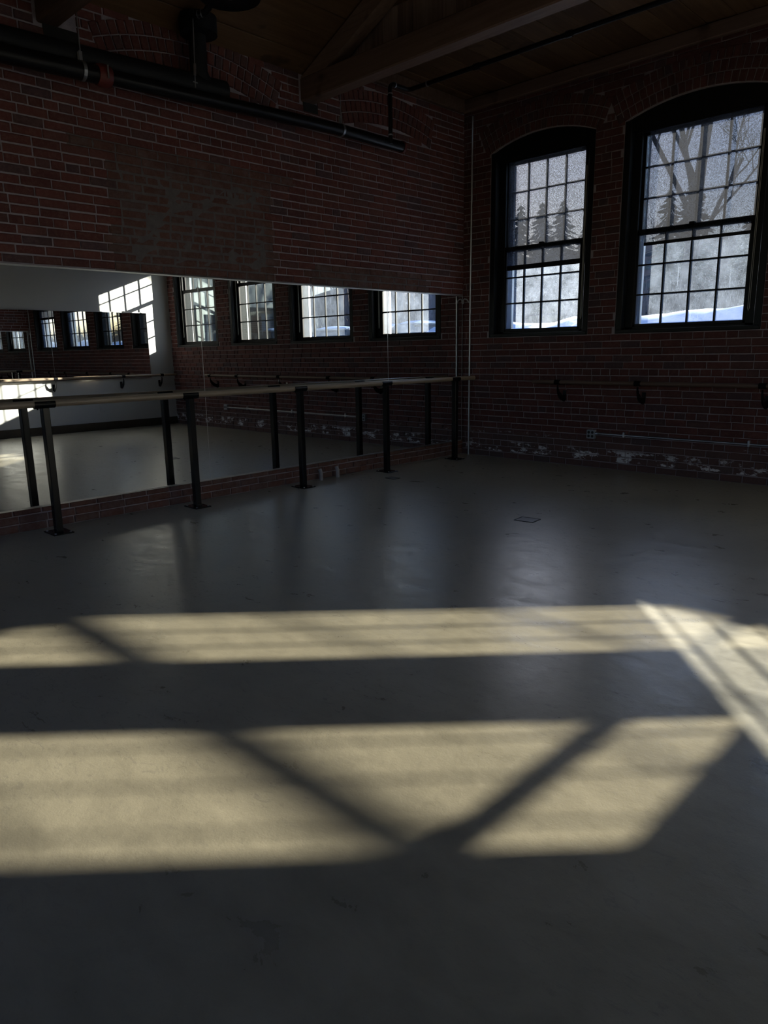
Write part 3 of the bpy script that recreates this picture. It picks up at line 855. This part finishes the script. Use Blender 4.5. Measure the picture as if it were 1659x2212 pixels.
# floor boxes
def floor_box(x, y, a, w, d, label):
    t = root('floor_box', label, 'floor box', loc=(x, y, 0)); t.rotation_euler = (0, 0, a)
    f = MB(); e = 0.012
    f.box((-w, -d, 0.0), (w, -d+e, 0.004)).box((-w, d-e, 0.0), (w, d, 0.004)).box((-w, -d+e, 0.0), (-w+e, d-e, 0.004)).box((w-e, -d+e, 0.0), (w, d-e, 0.004))
    f.build('rim', M['hole'], t)
    MB().box((-w+e, -d+e, 0.0), (w-e, d-e, 0.0025)).build('lid', M['lidm'], t)
floor_box(3.0, -2.936, 0.12, 0.092, 0.078, 'dark-rimmed square floor box lid in the middle of the open floor')
floor_box(0.645, -2.145, 0.0, 0.075, 0.055, 'small dark floor plate beside the fourth barre post')

# ------------------------------------------------------------------ pipes under the ceiling
def arc3(c, r, a0, a1, e1, e2, n=8):
    c = Vector(c); e1 = Vector(e1); e2 = Vector(e2)
    return [(c + e1*r*math.cos(a0+(a1-a0)*k/n) + e2*r*math.sin(a0+(a1-a0)*k/n)) for k in range(n+1)]
t = root('sprinkler_main', 'long black sprinkler pipe hung across the brick arches', 'pipe', loc=(0.3, -4.5, 3.66))
XM = 0.30
def zmain(y): return 3.735 if y > -2.6 else 3.735 + (y+2.6)*0.036
at(MB().tube([(XM, -7.5, zmain(-7.5)), (XM, -5.12, zmain(-5.12))], 0.068, 18).build('pipe', M['pipe'], t, True), t)
at(MB().tube([(XM, -5.12, zmain(-5.12)), (XM, -3.6, zmain(-3.6)), (XM, -2.6, zmain(-2.6)), (XM, -1.55, zmain(-1.5))], 0.058, 18).build('pipe', M['pipe'], t, True), t)
cp = at(MB().tube([(XM, -5.155, zmain(-5.14)), (XM, -5.13, zmain(-5.13)), (XM, -5.07, zmain(-5.10)), (XM, -5.045, zmain(-5.07))], [0.076, 0.086, 0.086, 0.076], 18).build('coupling', M['redp'], t, True), t)
at(MB().tube([(XM, -1.56, 3.735), (XM, -1.53, 3.735)], 0.066, 18).build('end_cap', M['redp'], t, True), t)
MB().tube([(XM+0.095, -5.10, zmain(-5.1)-0.04), (XM+0.095, -5.10, zmain(-5.1)+0.055)], 0.007, 6).build('bolt', M['zinc'], cp)
ZB2 = 4.33; YB = -1.50
riser = [(0.35, -1.79, 3.72)] + [(0.35, -1.79, 4.25)] + [p[:] for p in arc3((0.35, -1.73, 4.27), 0.06, math.pi, math.pi/2, (0, 1, 0), (0, 0, 1), 5)] + [(0.35, -1.53, ZB2)] + \
        [p[:] for p in arc3((0.40, -1.53, ZB2), 0.05, math.pi, math.pi/2, (1, 0, 0), (0, 1, 0), 5)] + [(WALL_R-0.1, -1.48, ZB2)]
at(MB().tube(riser, 0.024, 12).build('branch_pipe', M['pipe'], t, True), t)
for (a, b) in (((0.35, -1.79, 3.80), (0.35, -1.79, 3.815)), ((0.35, -1.79, 4.22), (0.35, -1.79, 4.232)), ((0.35, -1.72, ZB2), (0.35, -1.706, ZB2)), ((0.62, -1.48, ZB2), (0.635, -1.48, ZB2))):
    at(MB().tube([a, b], 0.030, 12).build('joint_ring', M['zinc'], t, True), t)
for x in (1.3, 2.38): at(MB().tube([(x-0.03, -1.48, ZB2), (x+0.03, -1.48, ZB2)], 0.032, 12).build('joint_ring', M['pipe'], t, True), t)

def hanger(y, r, ztop_, lab, slope_x=XM):
    z = zmain(y)
    t = root('pipe_hanger', lab, 'hanger', loc=(slope_x, y, z))
    at(MB().tube([(slope_x, y, z+r+0.07), (slope_x, y, ztop_)], 0.0045, 6).build('rod', M['zinc'], t), t)
    b = MB(); n = 20; ring = []
    for rad in (r+0.006, r+0.001):
        seq = range(n+1) if rad > r+0.003 else range(n, -1, -1)
        for j in seq:
            a = math.radians(100 + 340*j/n) ; ring.append((slope_x+rad*math.cos(a), z+rad*math.sin(a)))
    b.prism(ring, 1, y-0.013, y+0.013)
    b.box((slope_x-0.005, y-0.013, z+r), (slope_x+0.003, y+0.013, z+r+0.075))
    at(b.build('strap', M['zinc'], t), t)
    at(MB().bbox((slope_x-0.016, y-0.02, z+r+0.01), (slope_x-0.008, y-0.004, z+r+0.07), 0.002).build('clip', M['alu'], t), t)
hanger(-5.27, 0.068, CEIL_L+SLOPE*XM, 'galvanised hanger and rod left of the red coupling')
hanger(-2.515+0.02, 0.058, FLAT, 'galvanised hanger on the sprinkler pipe below the truss end')

t = root('lagged_pipe', 'thick black lagged pipe with an elbow rising to the ceiling', 'pipe', loc=(0.2, -5.0, 3.8))
XL = 0.18; RL = 0.094
pth = [(XL, -7.5, 3.70), (XL, -5.0, 3.785), (XL, -3.86, 3.825)]
at(MB().tube(pth, RL, 20).build('pipe', M['lagging'], t, True), t)
up_ = [(XL+0.01, -4.06, 3.83), (XL+0.01, -4.10, 3.87), (XL+0.01, -4.125, 3.93), (XL+0.01, -4.125, 4.30)]
at(MB().tube(up_, 0.078, 18).build('riser', M['lagging'], t, True), t)
at(MB().tube([(XL+0.04, -4.125, 4.22), (XL+0.04, -4.125, 4.36)], [0.165, 0.165], 24).build('ceiling_collar', M['lagging'], t, True), t)

t = root('pendant_light', 'round black pendant lamp at the top edge with a bracket arm', 'lamp', loc=(0.95, -4.25, 4.2))
cx_, cy_, cz_ = 0.93, -4.28, 4.25
prof = [(0.03, 0.16), (0.10, 0.155), (0.18, 0.11), (0.235, 0.055), (0.25, 0.0), (0.243, 0.0), (0.22, 0.010), (0.15, 0.015), (0.0, 0.018)]
vs = []; fs = []; nn = 36
for (r, z) in prof:
    for j in range(nn): vs.append((cx_+r*math.cos(2*math.pi*j/nn), cy_+r*math.sin(2*math.pi*j/nn), cz_+z))
for i in range(len(prof)-1):
    for j in range(nn): a = i*nn+j; c = i*nn+(j+1) % nn; fs.append((a, c, c+nn, a+nn))
at(MB().add(vs, fs).build('shade', M['pipe'], t, True), t)
at(MB().tube([(cx_, cy_, cz_+0.155), (cx_, cy_, CEIL_L+SLOPE*cx_)], 0.012, 8).build('stem', M['pipe'], t), t)
at(MB().tube([(cx_, cy_, cz_+0.0), (cx_, cy_, cz_+0.02)], [0.05, 0.06], 14).build('bulb', M['bulb'], t, True), t)
a0 = Vector((0.40, -4.29, 4.28))
at(MB().tube([a0[:], (0.43, -4.25, 4.285), (0.48, -4.21, 4.30), (0.70, -4.20, 4.42)], [0.026, 0.026, 0.028, 0.03], 12).build('arm', M['pipe'], t, True), t)
at(MB().tube([(0.40, -4.29, 4.25), (0.40, -4.29, 4.31)], 0.034, 12).build('elbow_fitting', M['pipe'], t, True), t)
for q in ((0.425, -4.257, 4.283), (0.45, -4.235, 4.29)):
    at(MB().tube([q, (q[0]+0.006, q[1]+0.004, q[2])], 0.031, 12).build('joint_ring', M['zinc'], t, True), t)
t = root('support_rod', 'thin steel rod with a turnbuckle beside the lagged elbow', 'rod', loc=(0.40, -4.30, 3.9))
at(MB().tube([(0.40, -4.29, 4.26), (0.40, -4.31, 3.71)], 0.005, 6).build('rod', M['zinc'], t), t)
at(MB().tube([(0.40, -4.302, 3.90), (0.40, -4.306, 3.81)], 0.012, 8).build('turnbuckle', M['alu'], t), t)
at(MB().tube([(0.40, -4.33, 3.755), (0.40, -4.285, 3.755)], 0.005, 6).build('pin', M['zinc'], t), t)

# ------------------------------------------------------------------ outdoors
GZ = 0.85
OUT = []
def outd(o): OUT.append(o); return o
def terrain(name, x0, x1, y0, y1, nx, ny, fz, m):
    v = []; f = []
    for i in range(nx+1):
        for j in range(ny+1):
            x = x0+(x1-x0)*i/nx; y = y0+(y1-y0)*j/ny; v.append((x, y, fz(x, y)))
    for i in range(nx):
        for j in range(ny): a = i*(ny+1)+j; f.append((a, a+ny+1, a+ny+2, a+1))
    return MB().add(v, f).build(name, m, None, True)
def gz(x, y):
    h = GZ + 0.10*mnoise.noise(Vector((x*0.3, y*0.3, 0)))
    if y > 16: h += (y-16)*0.05
    return h
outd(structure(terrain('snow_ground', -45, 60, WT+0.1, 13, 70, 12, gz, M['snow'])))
outd(structure(terrain('forest_floor', -60, 70, 13, 70, 60, 30, lambda x, y: gz(x, y) + max(0, y-30)*0.22, M['litter'])))
def bank(x, y):
    n = mnoise.noise(Vector((x*0.7, y*0.4, 3)))+0.6*mnoise.noise(Vector((x*1.9, y*1.3, 9)))
    c = math.exp(-((y-6.2)/1.5)**2)*(1.26+0.20*n)
    e = min(1, max(0, (7.5-x)/2.0))
    return gz(x, y)-0.05+c*e
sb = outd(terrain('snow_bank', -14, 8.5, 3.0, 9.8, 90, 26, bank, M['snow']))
tag(sb, 'long ploughed snow bank outside beyond the two windows', 'snow bank')

def tree_mesh(seed, H, r, lean=0.0, depth=4, spread=0.55):
    rr = random.Random(seed); b = MB()
    def grow(p, d, L, r_, lv):
        pts = [p]; rs = [r_]; n = 4 if lv == 0 else 3
        for k in range(n):
            d = (d + Vector((rr.uniform(-1, 1), rr.uniform(-1, 1), rr.uniform(-.3, .6)))*(0.06 if lv == 0 else 0.16)).normalized()
            p = p + d*L/n; pts.append(p); rs.append(r_*(1-0.45*(k+1)/n))
        b.tube(pts, rs, 6 if lv < 2 else 4, cap=False)
        if lv >= depth: return
        kids = (5, 4, 3, 3, 2)[lv]
        for c in range(kids):
            t_ = rr.uniform(0.35, 1.0) if lv else rr.uniform(0.3, 1.0)
            i = min(n-1, int(t_*n)); q = pts[i].lerp(pts[i+1], t_*n-i)
            a = rr.uniform(0, 2*math.pi); w = rr.uniform(0.35, 1.0)*spread*1.5
            nd = (d + Vector((math.cos(a), math.sin(a), 0.15))*w).normalized()
            grow(q, nd, L*rr.uniform(0.45, 0.68), max(rs[i]*rr.uniform(0.4, 0.6), 0.008), lv+1)
    grow(Vector((0, 0, -0.1)), Vector((lean, 0, 1)).normalized(), H*0.62, r, 0)
    return b
def conifer_mesh(seed, H, R):
    rr = random.Random(seed); b = MB(); layers = 30
    for k in range(layers):
        q = k/layers; z = H*(0.02+0.96*q); rad = R*(1-q)**0.8*rr.uniform(.85, 1.1)+0.1
        n = 13
        for j in range(n):
            a = 2*math.pi*(j+rr.uniform(-.3, .3))/n; ra = rad*rr.uniform(.45, 1.15)
            ca, sa = math.cos(a), math.sin(a); dz = -rr.uniform(.12, .3)*ra
            w = ra*rr.uniform(0.1, 0.22)
            b.add([(0, 0, z+0.25), (ca*ra*.6-sa*w, sa*ra*.6+ca*w, z+dz*.5+rr.uniform(-.15, .15)), (ca*ra, sa*ra, z+dz+rr.uniform(-.12, .12)), (ca*ra*.6+sa*w, sa*ra*.6-ca*w, z+dz*.5)], [(0, 1, 2), (0, 2, 3), (0, 3, 1), (1, 3, 2)])
    return b
bare = [tree_mesh(s_, 9, 0.16, lean=l_).mesh('bare_tree', M[m_], True) for s_, l_, m_ in ((1, 0.1, 'bark'), (2, -0.12, 'bark'), (3, 0.22, 'barkw'), (4, 0.0, 'bark'))]
conif = [conifer_mesh(s_, 8.5, 2.2) for s_ in (11, 12, 13)]
conm = [c.mesh('foliage', M['needles']) for c in conif]
trunkm = MB().tube([(0, 0, -0.2), (0, 0, 8.0)], [0.14, 0.03], 7).mesh('trunk', M['bark'])
def in_sun_path(x, y): return -3 < x + 0.872*y < 9.3
rr = random.Random(77)
# the big bare tree behind window 2
bt = bpy.data.objects.new('bare_tree', tree_mesh(31, 13, 0.24, 0.15, 5, 0.62).mesh('bare_tree', M['bark'], True)); COL.objects.link(bt)
bt.location = (-3.4, 15.5, 0.8); tag(bt, 'big forking bare tree behind the upper panes of the right-hand window', 'tree'); OUT.append(bt)
# woods behind the snow bank
k = 0
for row_y in (17, 21, 25, 30):
    x = -27
    while x < 5:
        xx = x+rr.uniform(-.8, .8); yy = row_y+rr.uniform(-1.2, 1.2)
        dist = math.hypot(xx-1.2, yy)
        lim = 6.8 if not in_sun_path(xx, yy) else min(9.0, 0.205*yy*1.327+0.9)
        s_ = min(1.0, lim/8.5)*rr.uniform(.85, 1.0)
        if k % 5 != 4:
            tr_ = root('evergreen_tree', 'dark evergreen in the woods beyond the snow bank', 'tree', 'evergreens beyond the snow bank', (xx, yy, gz(xx, yy)))
            put('foliage', conm[k % 3], tr_); put('trunk', trunkm, tr_)
            tr_.scale = (s_*1.15, s_*1.15, s_); tr_.rotation_euler.z = rr.uniform(0, 6)
            OUT.extend(tr_.children)
        else:
            o = put('bare_tree', bare[k % 4], None); o.location = (xx, yy, gz(xx, yy)); q = lim/9.5
            o.scale = (q, q, q); o.rotation_euler.z = rr.uniform(0, 6)
            tag(o, 'leafless grey tree in the woods beyond the snow bank', 'tree', 'bare trees beyond the snow bank'); OUT.append(o)
        x += 3.2 if row_y < 22 else 4.0; k += 1
# woods seen through the mirror, beyond the parked cars
for row_y, sp_ in ((14.5, 2.6), (19, 2.8), (24, 3.2)):
    x = 9
    while x < 46:
        xx = x+rr.uniform(-.8, .8); yy = row_y+rr.uniform(-1, 1)
        if not (yy < 17 and xx > 21.5):
            o = put('bare_tree', bare[rr.randrange(4)], None); o.location = (xx, yy, gz(xx, yy)); q = rr.uniform(.8, 1.25)
            o.scale = (q, q, q); o.rotation_euler.z = rr.uniform(0, 6)
            tag(o, 'leafless tree behind the parked cars, seen in the mirror', 'tree', 'bare trees behind the parked cars'); OUT.append(o)
        x += sp_
# undergrowth: nobody could count it
def brush_mesh(seed, x0, x1, y0, y1, n, h, r=0.03):
    q = random.Random(seed); b = MB()
    for _ in range(n):
        x, y = q.uniform(x0, x1), q.uniform(y0, y1); z = gz(x, y)
        hh = h*q.uniform(.5, 1); lx, ly = q.uniform(-.35, .35)*hh, q.uniform(-.35, .35)*hh; w = r*q.uniform(.6, 1.4)
        b.add([(x-w, y, z), (x+w, y, z), (x, y+w, z), (x+lx, y+ly, z+hh)], [(0, 1, 3), (1, 2, 3), (2, 0, 3)])
    return b
o = brush_mesh(1, -38, 6, 11.5, 33, 16000, 3.0, 0.05).build('undergrowth', M['brush']); o['kind'] = 'stuff'; o['label'] = 'brown winter undergrowth beyond the snow bank'; o['category'] = 'undergrowth'; OUT.append(o)
o = brush_mesh(2, 8, 48, 13, 32, 14000, 4.0, 0.035).build('undergrowth', M['brush']); o['kind'] = 'stuff'; o['label'] = 'brown winter undergrowth behind the parked cars'; o['category'] = 'undergrowth'; OUT.append(o)

# parked cars (lower halves hidden by the sills)
def car(x, y, rz, paint, label, s_=1.0):
    t = root('parked_car', label, 'car', loc=(x, y, GZ)); t.rotation_euler.z = rz; t.scale = (s_,)*3
    body = [(-2.15, 0.35), (-2.2, 0.62), (-2.05, 0.88), (-1.1, 0.96), (1.35, 0.98), (2.0, 0.9), (2.15, 0.6), (2.1, 0.35)]
    MB().prism(body, 1, -0.85, 0.85).build('body', M[paint], t)
    cab = [(-1.25, 0.94), (-0.45, 1.40), (0.75, 1.44), (1.65, 0.96)]
    g = MB(); n = 4
    vs = [(p[0], -0.78, p[1]) if p[1] < 1 else (p[0], -0.62, p[1]) for p in cab] + [(p[0], 0.78, p[1]) if p[1] < 1 else (p[0], 0.62, p[1]) for p in cab]
    g.add(vs, [(0, 1, 2, 3), (7, 6, 5, 4), (0, 4, 5, 1), (1, 5, 6, 2), (2, 6, 7, 3)])
    g.build('windows', M['carglass'], t)
    MB().bbox((-0.48, -0.64, 1.39), (0.80, 0.64, 1.47), 0.03).build('roof', M[paint], t)
    s0 = MB(); nx, ny = 10, 6; v = []; f = []
    for i in range(nx+1):
        for j in range(ny+1):
            a, b = i/nx, j/ny; e = (math.sin(a*math.pi)*math.sin(b*math.pi))**0.4
            v.append((-0.5+1.35*a, -0.62+1.24*b, 1.45+0.11*e+0.015*mnoise.noise(Vector((a*5, b*5, x)))))
    for i in range(nx):
        for j in range(ny): q = i*(ny+1)+j; f.append((q, q+ny+1, q+ny+2, q+1))
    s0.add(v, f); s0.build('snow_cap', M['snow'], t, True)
    for wx in (-1.35, 1.35):
        for wy in (-0.80, 0.80):
            MB().tube([(wx, wy-0.1, 0.33), (wx, wy+0.1, 0.33)], 0.33, 18).build('wheel', M['tyre'], t)
    OUT.extend(t.children)
car(9.6, 10.2, 0.35, 'carg', 'blue-grey car seen in the mirror through the window nearest the corner, left of its pair', 1.02)
car(11.6, 10.6, 0.25, 'carw', 'snowy car roof in the mirror at the right of the window nearest the corner')
car(14.0, 10.4, 1.2, 'carw', 'white parked car seen in the mirror through the second window from the corner')
car(17.8, 10.8, 0.3, 'carg', 'snow-capped car seen in the mirror through the third window from the corner', 1.05)
# neighbouring building
nb = root('neighbouring_building', 'pale sided building with a dark fascia, seen in the mirror through the far-left window', 'building', loc=(22, 9, GZ))
def nbp(o): o.location = -Vector(nb.location); OUT.append(o); return o
for k in range(26):
    nbp(MB().bbox((18.4, 5.0+k*0.35, GZ), (18.46, 5.0+k*0.35+0.345, GZ+2.2), 0.01).build('siding_panel', M['siding'], nb)) if k > 14 else None
nbp(MB().bbox((18.0, 4.2, 3.25), (27.5, 11.3, 4.45), 0.02).build('fascia', M['siding'], nb))
for y in (4.5, 7.6, 10.9): nbp(MB().bbox((18.2, y-0.12, GZ), (18.45, y+0.12, 3.26), 0.01).build('column', M['siding'], nb))
nbp(MB().bbox((20.2, 4.6, GZ), (27.0, 11.0, 3.3), 0.02).build('wall', M['siding'], nb))
for y in (5.6, 8.0, 9.8): nbp(MB().bbox((20.16, y-0.5, 1.7), (20.24, y+0.5, 2.9), 0.01).build('window', M['carglass'], nb))

# ------------------------------------------------------------------ the mirrored sun shines out of the mirror: the wall behind the glass is no obstacle to it
bc = bpy.data.collections.new('not_in_the_mirrored_beam')
SC.collection.children.link(bc)
ex = [wall_right, wall_back] + [c for t_ in RIGHT_MIRRORS for c in t_.children] + [o for o in OUT if o.type == 'MESH']
ex += [o for o in SC.objects if o.name.startswith('baseboard')]
for o in ex: bc.objects.link(o)
refl.light_linking.blocker_collection = bc
for c in bc.collection_objects: c.light_linking.link_state = 'EXCLUDE'
